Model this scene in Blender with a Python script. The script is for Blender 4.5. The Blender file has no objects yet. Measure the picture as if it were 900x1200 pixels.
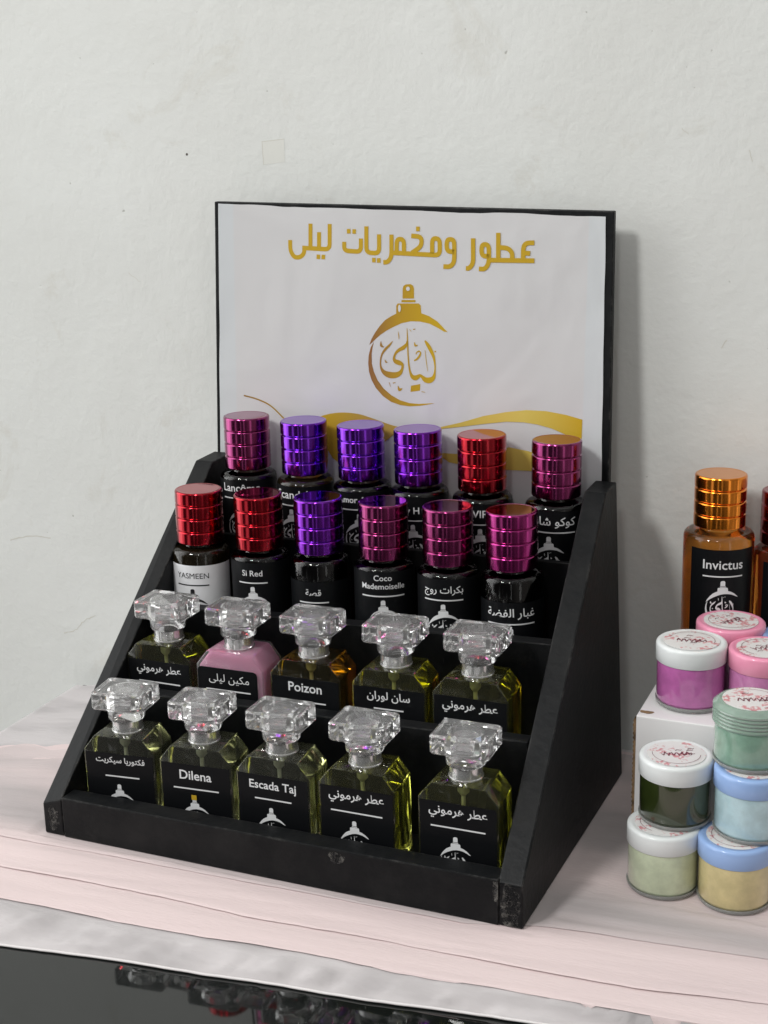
import bpy, bmesh, math, random
from mathutils import Vector, Matrix, noise
random.seed(7)
scene = bpy.context.scene
COL = scene.collection
K = 0.0075                       # one modelling unit in metres (display is 40 units = 30 cm wide)

# ---------------------------------------------------------------- camera
cam_data = bpy.data.cameras.new('camera')
cam_data.sensor_fit = 'AUTO'; cam_data.sensor_width = 36.0
cam_data.lens = 50.16
cam_data.clip_start = 0.01; cam_data.clip_end = 50
cam = bpy.data.objects.new('camera', cam_data); COL.objects.link(cam)
cx_, cy_, cz_ = Vector((0.91983, 0.39161, -0.02359)), Vector((-0.08315, 0.25336, 0.96379)), Vector((0.38341, -0.88456, 0.26561))
M = Matrix((cx_, cy_, cz_)).transposed().to_4x4()
M.translation = Vector((67.321, -85.316, 55.582)) * K
cam.matrix_world = M
scene.camera = cam

# ---------------------------------------------------------------- world: dim room light
world = bpy.data.worlds.new('World'); scene.world = world; world.use_nodes = True
wn = world.node_tree.nodes; wl = world.node_tree.links
bg = wn['Background']; bg.inputs['Strength'].default_value = 1.0
tc = wn.new('ShaderNodeTexCoord'); mp = wn.new('ShaderNodeMapping'); mp.inputs['Scale'].default_value = (3.2, 3.2, 0.5)
nz = wn.new('ShaderNodeTexNoise'); nz.inputs['Scale'].default_value = 1.6; nz.inputs['Detail'].default_value = 2.0
rp = wn.new('ShaderNodeValToRGB')
rp.color_ramp.elements[0].position = 0.56; rp.color_ramp.elements[0].color = (0.05, 0.05, 0.051, 1)
rp.color_ramp.elements[1].position = 0.61; rp.color_ramp.elements[1].color = (1.05, 1.05, 1.03, 1)
wl.new(tc.outputs['Generated'], mp.inputs['Vector']); wl.new(mp.outputs['Vector'], nz.inputs['Vector'])
wl.new(nz.outputs['Fac'], rp.inputs['Fac']); 
def glow(direction, lo, hi, color):              # a broad bright zone added to the room light towards one side
    v = wn.new('ShaderNodeVectorMath'); v.operation = 'DOT_PRODUCT'; v.inputs[1].default_value = Vector(direction).normalized()
    wl.new(tc.outputs['Generated'], v.inputs[0])
    m = wn.new('ShaderNodeMapRange'); m.interpolation_type = 'SMOOTHSTEP'; m.inputs[1].default_value = lo; m.inputs[2].default_value = hi
    wl.new(v.outputs['Value'], m.inputs[0])
    c = wn.new('ShaderNodeMix'); c.data_type = 'RGBA'; c.inputs[6].default_value = (0, 0, 0, 1); c.inputs[7].default_value = (*color, 1)
    wl.new(m.outputs[0], c.inputs[0]); return c.outputs[2]
col = rp.outputs['Color']
for g in (glow((-.95, -.15, .30), .74, .90, (2.7, 2.72, 2.7)), glow((.95, -.45, .10), .60, .95, (.22, .205, .185)), glow((0, -.25, .97), .45, .95, (.36, .36, .35))):
    a = wn.new('ShaderNodeMix'); a.data_type = 'RGBA'; a.blend_type = 'ADD'; a.inputs[0].default_value = 1
    wl.new(col, a.inputs[6]); wl.new(g, a.inputs[7]); col = a.outputs[2]
wl.new(col, bg.inputs['Color'])

# ---------------------------------------------------------------- lamps: two ceiling lamps in front of the display
def lamp(name, az, el, dist, size, power, color):
    a, e = math.radians(az), math.radians(el)
    d = Vector((math.sin(a)*math.cos(e), -math.cos(a)*math.cos(e), math.sin(e)))
    l = bpy.data.lights.new(name, 'AREA'); l.shape = 'DISK'; l.size = size; l.energy = power; l.color = color
    o = bpy.data.objects.new(name, l); COL.objects.link(o)
    o.location = Vector((22, 18, 22))*K + d*dist
    o.rotation_euler = d.to_track_quat('Z', 'Y').to_euler()
    return o
lamp('ceiling_lamp', -24, 44, 1.9, 0.32, 15.9, (1.0, 0.99, 0.97))
lamp('ceiling_lamp', 10, 40, 2.1, 0.20, 3.2, (1.0, 0.985, 0.965))

scene.view_settings.view_transform = 'Standard'; scene.view_settings.look = 'None'
scene.view_settings.exposure = 0.0; scene.view_settings.gamma = 1.0
scene.view_settings.use_curve_mapping = False
scene.cycles.max_bounces = 14; scene.cycles.transmission_bounces = 14; scene.cycles.glossy_bounces = 6
scene.cycles.transparent_max_bounces = 12
scene.cycles.sample_clamp_indirect = 30.0

# ---------------------------------------------------------------- materials
def mat(name, color=(.8, .8, .8), rough=.5, metal=0, trans=0, ior=1.45, coat=0, spec=.5, sss=0, sss_r=None, bump=None, vary=None, alpha=1):
    m = bpy.data.materials.new(name); m.use_nodes = True
    n = m.node_tree.nodes; l = m.node_tree.links; b = n['Principled BSDF']
    b.inputs['Base Color'].default_value = (*color, 1); b.inputs['Roughness'].default_value = rough
    b.inputs['Metallic'].default_value = metal; b.inputs['Transmission Weight'].default_value = trans
    b.inputs['IOR'].default_value = ior; b.inputs['Coat Weight'].default_value = coat
    b.inputs['Coat Roughness'].default_value = .06
    b.inputs['Specular IOR Level'].default_value = spec
    b.inputs['Alpha'].default_value = alpha
    if sss:
        b.inputs['Subsurface Weight'].default_value = sss
        b.inputs['Subsurface Radius'].default_value = sss_r or (1, 1, 1)
        b.inputs['Subsurface Scale'].default_value = 0.006
    t = n.new('ShaderNodeTexCoord')
    if vary:                                     # (scale, colour2, lo, hi)
        z = n.new('ShaderNodeTexNoise'); z.inputs['Scale'].default_value = vary[0]; z.inputs['Detail'].default_value = 6
        z.inputs['Roughness'].default_value = .65
        r = n.new('ShaderNodeValToRGB'); r.color_ramp.elements[0].position = vary[2]; r.color_ramp.elements[1].position = vary[3]
        r.color_ramp.elements[0].color = (*color, 1); r.color_ramp.elements[1].color = (*vary[1], 1)
        l.new(t.outputs['Object'], z.inputs['Vector']); l.new(z.outputs['Fac'], r.inputs['Fac']); l.new(r.outputs['Color'], b.inputs['Base Color'])
    if bump:                                     # (scale, strength, distance)
        z = n.new('ShaderNodeTexNoise'); z.inputs['Scale'].default_value = bump[0]; z.inputs['Detail'].default_value = 5
        u = n.new('ShaderNodeBump'); u.inputs['Strength'].default_value = bump[1]; u.inputs['Distance'].default_value = bump[2]
        l.new(t.outputs['Object'], z.inputs['Vector']); l.new(z.outputs['Fac'], u.inputs['Height']); l.new(u.outputs['Normal'], b.inputs['Normal'])
    return m

def liquid_glass(name, color, density, rough=0.0, body=None, trans=1.0):
    m = mat(name, body or (1, 1, 1), rough, trans=trans, ior=1.46)
    n = m.node_tree.nodes; l = m.node_tree.links
    v = n.new('ShaderNodeVolumeAbsorption'); v.inputs['Color'].default_value = (*color, 1); v.inputs['Density'].default_value = density
    l.new(v.outputs['Volume'], n['Material Output'].inputs['Volume'])
    return m

def gradient(name, axis_scale, offset, stops, rough=.35):
    """printed ink whose colour runs along the object's x axis"""
    m = mat(name, (.5, .4, .05), rough); n = m.node_tree.nodes; l = m.node_tree.links
    t = n.new('ShaderNodeTexCoord'); s = n.new('ShaderNodeSeparateXYZ'); a = n.new('ShaderNodeMath'); a.operation = 'MULTIPLY_ADD'
    a.inputs[1].default_value = axis_scale; a.inputs[2].default_value = offset
    r = n.new('ShaderNodeValToRGB')
    while len(r.color_ramp.elements) < len(stops): r.color_ramp.elements.new(.5)
    for e, (p, c) in zip(r.color_ramp.elements, stops): e.position = p; e.color = (*c, 1)
    l.new(t.outputs['Object'], s.inputs[0]); l.new(s.outputs['X'], a.inputs[0]); l.new(a.outputs[0], r.inputs[0])
    l.new(r.outputs[0], n['Principled BSDF'].inputs['Base Color'])
    return m

MT = {}
def wall_material():
    m = mat('plaster', (.70, .71, .68), .85, spec=.25); n = m.node_tree.nodes; l = m.node_tree.links; b = n['Principled BSDF']
    t = n.new('ShaderNodeTexCoord')
    def N(scale, detail, rough=.6):
        z = n.new('ShaderNodeTexNoise'); z.inputs['Scale'].default_value = scale; z.inputs['Detail'].default_value = detail
        z.inputs['Roughness'].default_value = rough; l.new(t.outputs['Object'], z.inputs['Vector']); return z
    big = N(5, 4); r1 = n.new('ShaderNodeValToRGB')
    r1.color_ramp.elements[0].position = .3; r1.color_ramp.elements[0].color = (.665, .675, .65, 1)
    r1.color_ramp.elements[1].position = .7; r1.color_ramp.elements[1].color = (.725, .742, .722, 1)
    l.new(big.outputs['Fac'], r1.inputs['Fac'])
    sp = N(150, 2, .5); r2 = n.new('ShaderNodeValToRGB')          # small dark pits and specks
    r2.color_ramp.elements[0].position = .215; r2.color_ramp.elements[0].color = (.40, .39, .35, 1)
    r2.color_ramp.elements[1].position = .25; r2.color_ramp.elements[1].color = (1, 1, 1, 1)
    l.new(sp.outputs['Fac'], r2.inputs['Fac'])
    mx = n.new('ShaderNodeMix'); mx.data_type = 'RGBA'; mx.blend_type = 'MULTIPLY'; mx.inputs[0].default_value = .6
    st = n.new('ShaderNodeTexNoise'); st.inputs['Scale'].default_value = 13; st.inputs['Detail'].default_value = 7; st.inputs['Roughness'].default_value = .7; st.inputs['Distortion'].default_value = .8
    l.new(t.outputs['Object'], st.inputs['Vector'])
    sr = n.new('ShaderNodeMapRange'); sr.inputs[1].default_value = .58; sr.inputs[2].default_value = .74; sr.inputs[3].default_value = 0; sr.inputs[4].default_value = .75; l.new(st.outputs['Fac'], sr.inputs[0])
    sm = n.new('ShaderNodeMix'); sm.data_type = 'RGBA'; sm.inputs[7].default_value = (.60, .59, .54, 1); l.new(sr.outputs[0], sm.inputs[0]); l.new(r1.outputs[0], sm.inputs[6])
    l.new(sm.outputs[2], mx.inputs[6]); l.new(r2.outputs[0], mx.inputs[7]); l.new(mx.outputs[2], b.inputs['Base Color'])
    f = N(150, 6, .6); g = N(28, 4); w = n.new('ShaderNodeMath'); w.operation = 'MULTIPLY_ADD'; w.inputs[1].default_value = 1.6
    l.new(g.outputs['Fac'], w.inputs[0]); l.new(f.outputs['Fac'], w.inputs[2])
    w2 = n.new('ShaderNodeMath'); w2.operation = 'MULTIPLY_ADD'; w2.inputs[1].default_value = .5
    l.new(r2.outputs[0], w2.inputs[0]); l.new(w.outputs[0], w2.inputs[2])
    tr = n.new('ShaderNodeMapping'); tr.inputs['Scale'].default_value = (7, 7, 15); tr.inputs['Rotation'].default_value = (0, math.radians(12), 0); l.new(t.outputs['Object'], tr.inputs[0])
    tz = n.new('ShaderNodeTexNoise'); tz.inputs['Scale'].default_value = 1; tz.inputs['Detail'].default_value = 3; tz.inputs['Distortion'].default_value = 1.2; l.new(tr.outputs[0], tz.inputs['Vector'])
    w3 = n.new('ShaderNodeMath'); w3.operation = 'MULTIPLY_ADD'; w3.inputs[1].default_value = 1.0; l.new(tz.outputs['Fac'], w3.inputs[0]); l.new(w2.outputs[0], w3.inputs[2])
    u = n.new('ShaderNodeBump'); u.inputs['Strength'].default_value = .20; u.inputs['Distance'].default_value = .0022
    l.new(w3.outputs[0], u.inputs['Height']); l.new(u.outputs['Normal'], b.inputs['Normal'])
    return m
MT['wall'] = wall_material()
def foam_material():
    m = mat('black_foam_board', (.005, .006, .007), .5, spec=.20, bump=(240, .35, .0007)); n = m.node_tree.nodes; l = m.node_tree.links; b = n['Principled BSDF']
    t = n.new('ShaderNodeTexCoord')
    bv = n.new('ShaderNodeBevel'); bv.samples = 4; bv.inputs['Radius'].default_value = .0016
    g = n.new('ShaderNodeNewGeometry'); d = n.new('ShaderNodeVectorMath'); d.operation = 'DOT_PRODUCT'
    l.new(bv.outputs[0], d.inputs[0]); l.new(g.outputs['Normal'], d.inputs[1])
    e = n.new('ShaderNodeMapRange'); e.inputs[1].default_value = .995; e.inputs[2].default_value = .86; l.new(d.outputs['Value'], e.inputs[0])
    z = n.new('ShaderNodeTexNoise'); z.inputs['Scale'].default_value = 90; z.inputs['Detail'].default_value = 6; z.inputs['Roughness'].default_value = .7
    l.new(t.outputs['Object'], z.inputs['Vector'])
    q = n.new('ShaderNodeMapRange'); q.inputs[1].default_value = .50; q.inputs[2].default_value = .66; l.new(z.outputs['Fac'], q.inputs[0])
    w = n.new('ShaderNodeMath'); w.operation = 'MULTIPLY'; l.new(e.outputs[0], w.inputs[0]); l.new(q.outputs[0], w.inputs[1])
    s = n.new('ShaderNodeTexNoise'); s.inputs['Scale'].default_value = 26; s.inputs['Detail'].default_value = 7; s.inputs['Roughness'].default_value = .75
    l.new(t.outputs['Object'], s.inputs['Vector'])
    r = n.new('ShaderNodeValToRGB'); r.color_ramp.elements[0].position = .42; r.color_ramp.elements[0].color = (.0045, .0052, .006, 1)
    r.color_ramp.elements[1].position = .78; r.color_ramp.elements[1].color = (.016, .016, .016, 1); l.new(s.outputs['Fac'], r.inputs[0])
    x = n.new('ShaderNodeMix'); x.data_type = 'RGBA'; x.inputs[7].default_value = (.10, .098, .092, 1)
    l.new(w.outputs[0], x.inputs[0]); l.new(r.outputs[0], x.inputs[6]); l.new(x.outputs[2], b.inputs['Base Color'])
    rr = n.new('ShaderNodeMapRange'); rr.inputs[3].default_value = .36; rr.inputs[4].default_value = .62; l.new(s.outputs['Fac'], rr.inputs[0]); l.new(rr.outputs[0], b.inputs['Roughness'])
    return m
MT['foam'] = foam_material()
MT['worn'] = mat('worn_board_edge', (.012, .012, .013), .75, vary=(210, (.16, .155, .14), .42, .70), bump=(260, .6, .001))
def patchy(m):                                   # chipped spots thin out into the black paint
    n = m.node_tree.nodes; l = m.node_tree.links; t = n.new('ShaderNodeTexCoord'); z = n.new('ShaderNodeTexNoise')
    z.inputs['Scale'].default_value = 130; z.inputs['Detail'].default_value = 7; z.inputs['Roughness'].default_value = .75
    r = n.new('ShaderNodeMapRange'); r.inputs[1].default_value = .44; r.inputs[2].default_value = .58
    l.new(t.outputs['Object'], z.inputs['Vector']); l.new(z.outputs['Fac'], r.inputs[0]); l.new(r.outputs[0], n['Principled BSDF'].inputs['Alpha'])
patchy(MT['worn'])
MT['sheet'] = gradient('printed_paper', 1/(40*K), 0, [(0, (.59, .615, .63)), (.078, (.59, .615, .63)), (.083, (.60, .598, .602)), (.9025, (.60, .598, .602)), (.905, (.585, .61, .625)), (1, (.60, .615, .625))], .22)
def paper_creases(m):
    n = m.node_tree.nodes; l = m.node_tree.links; t = n.new('ShaderNodeTexCoord'); prev = None
    for sc, st, ds in ((8, .6, .008), (34, .2, .0018)):
        z = n.new('ShaderNodeTexNoise'); z.inputs['Scale'].default_value = sc; z.inputs['Detail'].default_value = 3; z.inputs['Distortion'].default_value = .6
        u = n.new('ShaderNodeBump'); u.inputs['Strength'].default_value = st; u.inputs['Distance'].default_value = ds
        l.new(t.outputs['Object'], z.inputs['Vector']); l.new(z.outputs['Fac'], u.inputs['Height'])
        if prev: l.new(prev.outputs[0], u.inputs['Normal'])
        prev = u
    l.new(prev.outputs[0], n['Principled BSDF'].inputs['Normal'])
paper_creases(MT['sheet'])
MT['white_ink'] = mat('white_highlight', (.62, .62, .62), .3)
MT['gold'] = mat('gold_ink', (.50, .32, .022), .32)
MT['logo_gold'] = gradient('gold_gradient_ink', 1/(7*K), .5, [(0, (.26, .12, .04)), (.35, (.42, .25, .02)), (1, (.55, .36, .012))])
MT['swoosh'] = gradient('gold_wave_ink', 1/(34*K), -.06, [(0, (.22, .12, .05)), (.28, (.52, .33, .015)), (.45, (.40, .25, .06)), (.65, (.58, .42, .08)), (.85, (.66, .52, .12)), (1, (.55, .36, .02))])
MT['label'] = mat('black_label', (.0045, .005, .006), .42, spec=.2)
MT['label_white'] = mat('white_label', (.80, .81, .83), .42)
MT['ink_white'] = mat('white_print', (.70, .71, .72), .5)
MT['ink_black'] = mat('black_print', (.012, .012, .014), .5)
MT['crystal'] = mat('clear_acrylic', (.985, .985, .985), .0, trans=.915, ior=1.49)
MT['pump'] = mat('clear_pump', (.86, .86, .87), .05, trans=.86, ior=1.45)
MT['collar'] = mat('silvered_collar', (.72, .72, .72), .16, metal=.75, coat=.6)
MT['tube'] = mat('dip_tube', (.55, .58, .5), .3, trans=.5)
MT['cloth'] = None

def anodized(name, c, rough_bump=True):
    m = mat(name, c, .16, metal=1, coat=.35)
    n = m.node_tree.nodes; l = m.node_tree.links
    t = n.new('ShaderNodeTexCoord'); mp = n.new('ShaderNodeMapping'); mp.inputs['Scale'].default_value = (150, 150, 9)
    z = n.new('ShaderNodeTexNoise'); z.inputs['Scale'].default_value = 1; z.inputs['Detail'].default_value = 2
    u = n.new('ShaderNodeBump'); u.inputs['Strength'].default_value = .06; u.inputs['Distance'].default_value = .001
    l.new(t.outputs['Object'], mp.inputs['Vector']); l.new(mp.outputs[0], z.inputs['Vector']); l.new(z.outputs['Fac'], u.inputs['Height'])
    if rough_bump: l.new(u.outputs['Normal'], n['Principled BSDF'].inputs['Normal'])
    else: n['Principled BSDF'].inputs['Roughness'].default_value = .07
    return m
CAPC = dict(wine=(.25, .026, .125), purple=(.19, .016, .42), violet=(.165, .017, .46), red=(.36, .005, .016), magenta=(.32, .022, .165), orange=(.86, .26, .02), crimson=(.24, .008, .022))
for k_, c_ in CAPC.items():
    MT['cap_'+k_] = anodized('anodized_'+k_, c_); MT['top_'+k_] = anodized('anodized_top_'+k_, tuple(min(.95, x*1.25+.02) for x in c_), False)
MT['dark_glass'] = liquid_glass('dark_perfume', (.50, .36, .30), 190)
MT['brown_glass'] = liquid_glass('brown_perfume', (.60, .42, .16), 110, body=(.75, .55, .25), trans=.99)
MT['wine_glass'] = liquid_glass('wine_perfume', (.62, .18, .26), 130)
MT['orange_glass'] = liquid_glass('orange_perfume', (.97, .60, .08), 34, body=(.97, .62, .20), trans=.97)
MT['red_glass'] = liquid_glass('red_brown_perfume', (.80, .22, .10), 50, body=(.7, .2, .08), trans=.92)
MT['olive'] = liquid_glass('olive_perfume', (.92, .92, .12), 18, body=(.98, .98, .62), trans=.988)
MT['yellow'] = liquid_glass('yellow_perfume', (.95, .93, .02), 21, body=(.985, .98, .55), trans=.988)
MT['amber'] = liquid_glass('amber_perfume', (.97, .76, .02), 22, body=(.985, .88, .42), trans=.993)
MT['pale'] = liquid_glass('pale_green_perfume', (.92, .94, .50), 9, body=(.985, .99, .84), trans=.984)
MT['pink'] = mat('pink_milky_perfume', (.66, .25, .42), .12, coat=1, sss=.5, sss_r=(1, .5, .7))

# ---------------------------------------------------------------- mesh helpers (all lengths in units, scaled by K)
class MB:
    def __init__(s): s.v = []; s.f = []
    def add(s, vs, fs):
        o = len(s.v); s.v += [tuple(p) for p in vs]; s.f += [tuple(i+o for i in f) for f in fs]; return s
    def hexa(s, c):                               # 8 corners: bottom 4 (ccw from above), top 4
        return s.add(c, [(3, 2, 1, 0), (4, 5, 6, 7), (0, 1, 5, 4), (1, 2, 6, 5), (2, 3, 7, 6), (3, 0, 4, 7)])
    def box(s, x0, x1, y0, y1, z0, z1):
        return s.hexa([(x0, y0, z0), (x1, y0, z0), (x1, y1, z0), (x0, y1, z0), (x0, y0, z1), (x1, y0, z1), (x1, y1, z1), (x0, y1, z1)])
    def lathe(s, prof, n=64, flip=False, cx=0, cy=0, caps=True):
        vs = []; fs = []
        for (r, z) in prof:
            for k in range(n):
                a = 2*math.pi*k/n; vs.append((cx+r*math.cos(a), cy+r*math.sin(a), z))
        for i in range(len(prof)-1):
            for k in range(n):
                a, b = i*n+k, i*n+(k+1) % n
                fs.append((a, b, b+n, a+n))
        if caps:
            fs.append(tuple(range(n-1, -1, -1))); fs.append(tuple((len(prof)-1)*n+k for k in range(n)))
        if flip: fs = [tuple(reversed(f)) for f in fs]
        return s.add(vs, fs)
    def prism_y(s, poly, y0, y1):                 # polygon in (x, z), counter-clockwise seen from the front
        n = len(poly); vs = [(x, y0, z) for x, z in poly]+[(x, y1, z) for x, z in poly]
        fs = [tuple(range(n)), tuple(range(2*n-1, n-1, -1))]+[(i, i+n, (i+1) % n+n, (i+1) % n) for i in range(n)]
        return s.add(vs, fs)
    def prism_z(s, poly, z0, z1):
        n = len(poly); vs = [(x, y, z0) for x, y in poly]+[(x, y, z1) for x, y in poly]
        fs = [tuple(range(n-1, -1, -1)), tuple(range(n, 2*n))]+[(i, (i+1) % n, (i+1) % n+n, i+n) for i in range(n)]
        return s.add(vs, fs)
    def tube(s, pts, r, n=10):
        vs = []; fs = []
        for i, p in enumerate(pts):
            p = Vector(p); a = Vector(pts[max(i-1, 0)]); b = Vector(pts[min(i+1, len(pts)-1)]); d = (b-a).normalized()
            u = d.orthogonal().normalized(); w = d.cross(u)
            for k in range(n):
                t = 2*math.pi*k/n; vs.append(p+u*r*math.cos(t)+w*r*math.sin(t))
        for i in range(len(pts)-1):
            for k in range(n):
                a, b = i*n+k, i*n+(k+1) % n; fs.append((a, b, b+n, a+n))
        fs.append(tuple(range(n-1, -1, -1))); fs.append(tuple((len(pts)-1)*n+k for k in range(n)))
        return s.add(vs, fs)
    def flat(s, poly, fn, h):                     # filled outline mapped by fn(u, v, h); triangulated below
        return s.add([fn(u, v, h) for u, v in poly], [tuple(range(len(poly)))])
    def ribbon(s, pts, fn, h):                    # (u, v, width) strip with mitred joints
        L = []; R = []
        n = len(pts)
        for i, (u, v, w) in enumerate(pts):
            a = Vector(pts[max(i-1, 0)][:2]); b = Vector(pts[min(i+1, n-1)][:2]); p = Vector((u, v))
            d0 = (p-a).normalized() if i else (b-p).normalized(); d1 = (b-p).normalized() if i < n-1 else d0
            t = (d0+d1); t = t.normalized() if t.length > 1e-6 else d0
            q = Vector((-t.y, t.x)); m = 1/max(.5, abs(q.dot(Vector((-d0.y, d0.x)))))
            L.append(p+q*w*.5*m); R.append(p-q*w*.5*m)
        o = [fn(p.x, p.y, h) for p in L]+[fn(p.x, p.y, h) for p in R]
        return s.add(o, [(i+n, i+1+n, i+1, i) for i in range(n-1)])
    def mesh(s, name, smooth=None, bevel=0, segs=2, tri=False, bev_angle=30):
        me = bpy.data.meshes.new(name)
        me.from_pydata([(x*K, y*K, z*K) for x, y, z in s.v], [], s.f); me.validate()
        if bevel or tri:
            bm = bmesh.new(); bm.from_mesh(me)
            if bevel:
                bmesh.ops.remove_doubles(bm, verts=bm.verts, dist=1e-7)
                es = [e for e in bm.edges if len(e.link_faces) == 2 and e.calc_face_angle(0) > math.radians(bev_angle)]
                bmesh.ops.bevel(bm, geom=es, offset=bevel*K, segments=segs, profile=.5, affect='EDGES', clamp_overlap=True)
            if tri: bmesh.ops.triangulate(bm, faces=[f for f in bm.faces if len(f.verts) > 4])
            bm.to_mesh(me); bm.free()
        if smooth is not None:
            me.shade_smooth(); me.set_sharp_from_angle(angle=math.radians(smooth))
        me.update()
        return me

def put(name, me, m, parent=None, loc=(0, 0, 0), label=None):
    o = bpy.data.objects.new(name, me); COL.objects.link(o)
    if not me.materials: me.materials.append(m)
    o.location = Vector(loc)*K
    if parent: o.parent = parent
    if label: o['label'] = label
    return o
def thing(name, loc, label, cat, group=None, rz=0, tilt=(0, 0)):
    o = bpy.data.objects.new(name, None); COL.objects.link(o); o.location = Vector(loc)*K
    o.rotation_euler = (math.radians(tilt[0]), math.radians(tilt[1]), math.radians(rz)); o.empty_display_size = .01
    return tag(o, label, cat, group)
def tag(o, label, cat, group=None, kind=None):
    o['label'] = label; o['category'] = cat
    if group: o['group'] = group
    if kind: o['kind'] = kind
    return o
def clone(me, m):
    c = me.copy(); c.materials.clear(); c.materials.append(m); return c

_txt = {}
def text_shape(s, bold=.012):
    """outline of a line of lettering as flat triangles, centred, with its width and height"""
    if (s, bold) in _txt: return _txt[s, bold]
    c = bpy.data.curves.new('lettering', 'FONT'); c.body = s; c.resolution_u = 3; c.offset = bold; c.fill_mode = 'FRONT'
    o = bpy.data.objects.new('lettering', c); COL.objects.link(o)
    dg = bpy.context.evaluated_depsgraph_get(); me = bpy.data.meshes.new_from_object(o.evaluated_get(dg))
    vs = [(v.co.x, v.co.y) for v in me.vertices]; fs = [tuple(p.vertices) for p in me.polygons]
    bpy.data.objects.remove(o); bpy.data.curves.remove(c); bpy.data.meshes.remove(me)
    xs = [p[0] for p in vs]; x0, x1 = min(xs), max(xs)
    vs = [(x-(x0+x1)/2, y) for x, y in vs]
    _txt[s, bold] = (vs, fs, x1-x0); return _txt[s, bold]
def write(mb, s, fn, u, v, width, h, bold=.012, rise=0):
    vs, fs, w = text_shape(s, bold); k = width/w
    return mb.add([fn(u+x*k, v+y*k+rise*x*k, h) for x, y in vs], fs)
def rule(mb, fn, u0, u1, v, h, w=.11):
    n = 14; return mb.ribbon([(u0+(u1-u0)*i/n, v, w) for i in range(n+1)], fn, h)
def spline(pts, n=4):
    out = []
    for i in range(len(pts)-1):
        p0, p1, p2, p3 = pts[max(i-1, 0)], pts[i], pts[i+1], pts[min(i+2, len(pts)-1)]
        for j in range(n):
            t = j/n
            out.append(tuple(.5*((2*b)+(c-a)*t+(2*a-5*b+4*c-d)*t*t+(3*b-a-3*c+d)*t**3) for a, b, c, d in zip(p0, p1, p2, p3)))
    out.append(tuple(pts[-1])); return out

def rounded(pts, r):
    """a polyline with its corners rounded off"""
    out = [tuple(pts[0])]
    for a, p, c in zip(pts, pts[1:], pts[2:]):
        a, p, c = Vector(a), Vector(p), Vector(c); da, dc = a-p, c-p
        ra, rc = min(r, da.length*.45), min(r, dc.length*.45)
        A, C = p+da.normalized()*ra, p+dc.normalized()*rc
        for k in range(6):
            t = k/5; out.append(tuple(A*(1-t)**2+p*2*t*(1-t)+C*t*t))
    return out+[tuple(pts[-1])]
HEAD_W=0.392
LOGO_C=(20.33,36.44); LOGO_H=10.58
HEAD=[[(8.94,45.38),(8.93,44.48),(9.31,43.87),(9.92,43.88),(10.31,44.23),(10.34,44.73)],
[(10.13,44.71),(12.81,44.61),(12.83,46.80)],
[(10.96,46.82),(10.94,44.72)],
[(11.79,46.09),(11.78,44.73)],
[(11.53,43.96),(11.89,43.95)],
[(12.01,43.95),(12.37,43.94)],
[(14.23,45.28),(14.22,44.52),(15.83,44.44),(15.83,45.58)],
[(14.49,46.19),(14.84,46.19)],
[(15.02,46.18),(15.36,46.17)],
[(16.35,46.62),(16.35,44.39),(17.56,44.33),(17.55,45.95)],
[(16.90,43.75),(17.24,43.75)],
[(17.36,43.73),(17.70,43.73)],
[(17.96,43.58),(18.36,43.59),(18.73,44.03),(18.72,45.94)],
[(18.73,44.40),(23.20,44.25),(23.18,45.62),(22.49,45.67),(22.50,44.39)],
[(19.21,44.45),(19.21,45.58),(19.89,45.54),(19.89,44.41)],
[(20.63,44.42),(21.52,44.99),(21.51,45.78),(20.56,45.85)],
[(21.00,46.44),(21.34,46.43)],
[(24.52,44.55),(23.83,44.59),(23.81,45.60),(24.50,45.58),(24.53,43.71),(24.18,43.30),(23.54,43.31)],
[(26.19,45.70),(26.23,43.59),(25.85,43.18),(25.58,43.20)],
[(27.68,44.21),(26.97,44.25),(26.96,45.21),(27.60,45.19),(27.63,43.61),(27.26,43.15),(26.75,43.17)],
[(27.63,43.91),(31.62,43.92)],
[(28.42,46.17),(28.46,43.97)],
[(28.44,44.97),(29.29,44.93),(29.68,44.54),(29.69,43.99)],
[(31.58,45.38),(30.90,45.37),(30.62,45.05),(30.64,44.01)],
[(31.24,44.51),(30.63,44.55)]]
LOGO_POLY=[[(-0.349,-0.005),(-0.329,0.046),(-0.299,0.096),(-0.257,0.152),(-0.209,0.203),(-0.155,0.237),(-0.108,0.260),(-0.108,0.325),(-0.094,0.344),(0.091,0.349),(0.109,0.333),(0.115,0.270),(0.185,0.248),(0.256,0.207),(0.302,0.165),(0.347,0.124),(0.314,0.128),(0.256,0.158),(0.186,0.188),(0.104,0.202),(0.022,0.202),(-0.060,0.183),(-0.131,0.151),(-0.191,0.120),(-0.244,0.085),(-0.286,0.051),(-0.323,0.016)],
[(-0.061,0.373),(0.062,0.376),(0.062,0.357),(-0.061,0.354)],
[(-0.052,0.384),(-0.052,0.464),(-0.046,0.485),(-0.027,0.499),(0.020,0.503),(0.041,0.490),(0.049,0.469),(0.050,0.387)],
[(-0.308,0.021),(-0.337,-0.026),(-0.355,-0.093),(-0.359,-0.160),(-0.351,-0.231),(-0.328,-0.297),(-0.289,-0.362),(-0.225,-0.426),(-0.152,-0.470),(-0.068,-0.493),(0.015,-0.499),(0.110,-0.490),(0.193,-0.473),(0.240,-0.461),(0.193,-0.465),(0.098,-0.475),(0.015,-0.472),(-0.069,-0.453),(-0.147,-0.416),(-0.219,-0.362),(-0.274,-0.295),(-0.308,-0.224),(-0.326,-0.158),(-0.328,-0.081),(-0.320,-0.026)],
[(0.028,-0.327),(0.111,-0.309),(0.109,-0.364),(0.024,-0.379)]]
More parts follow.
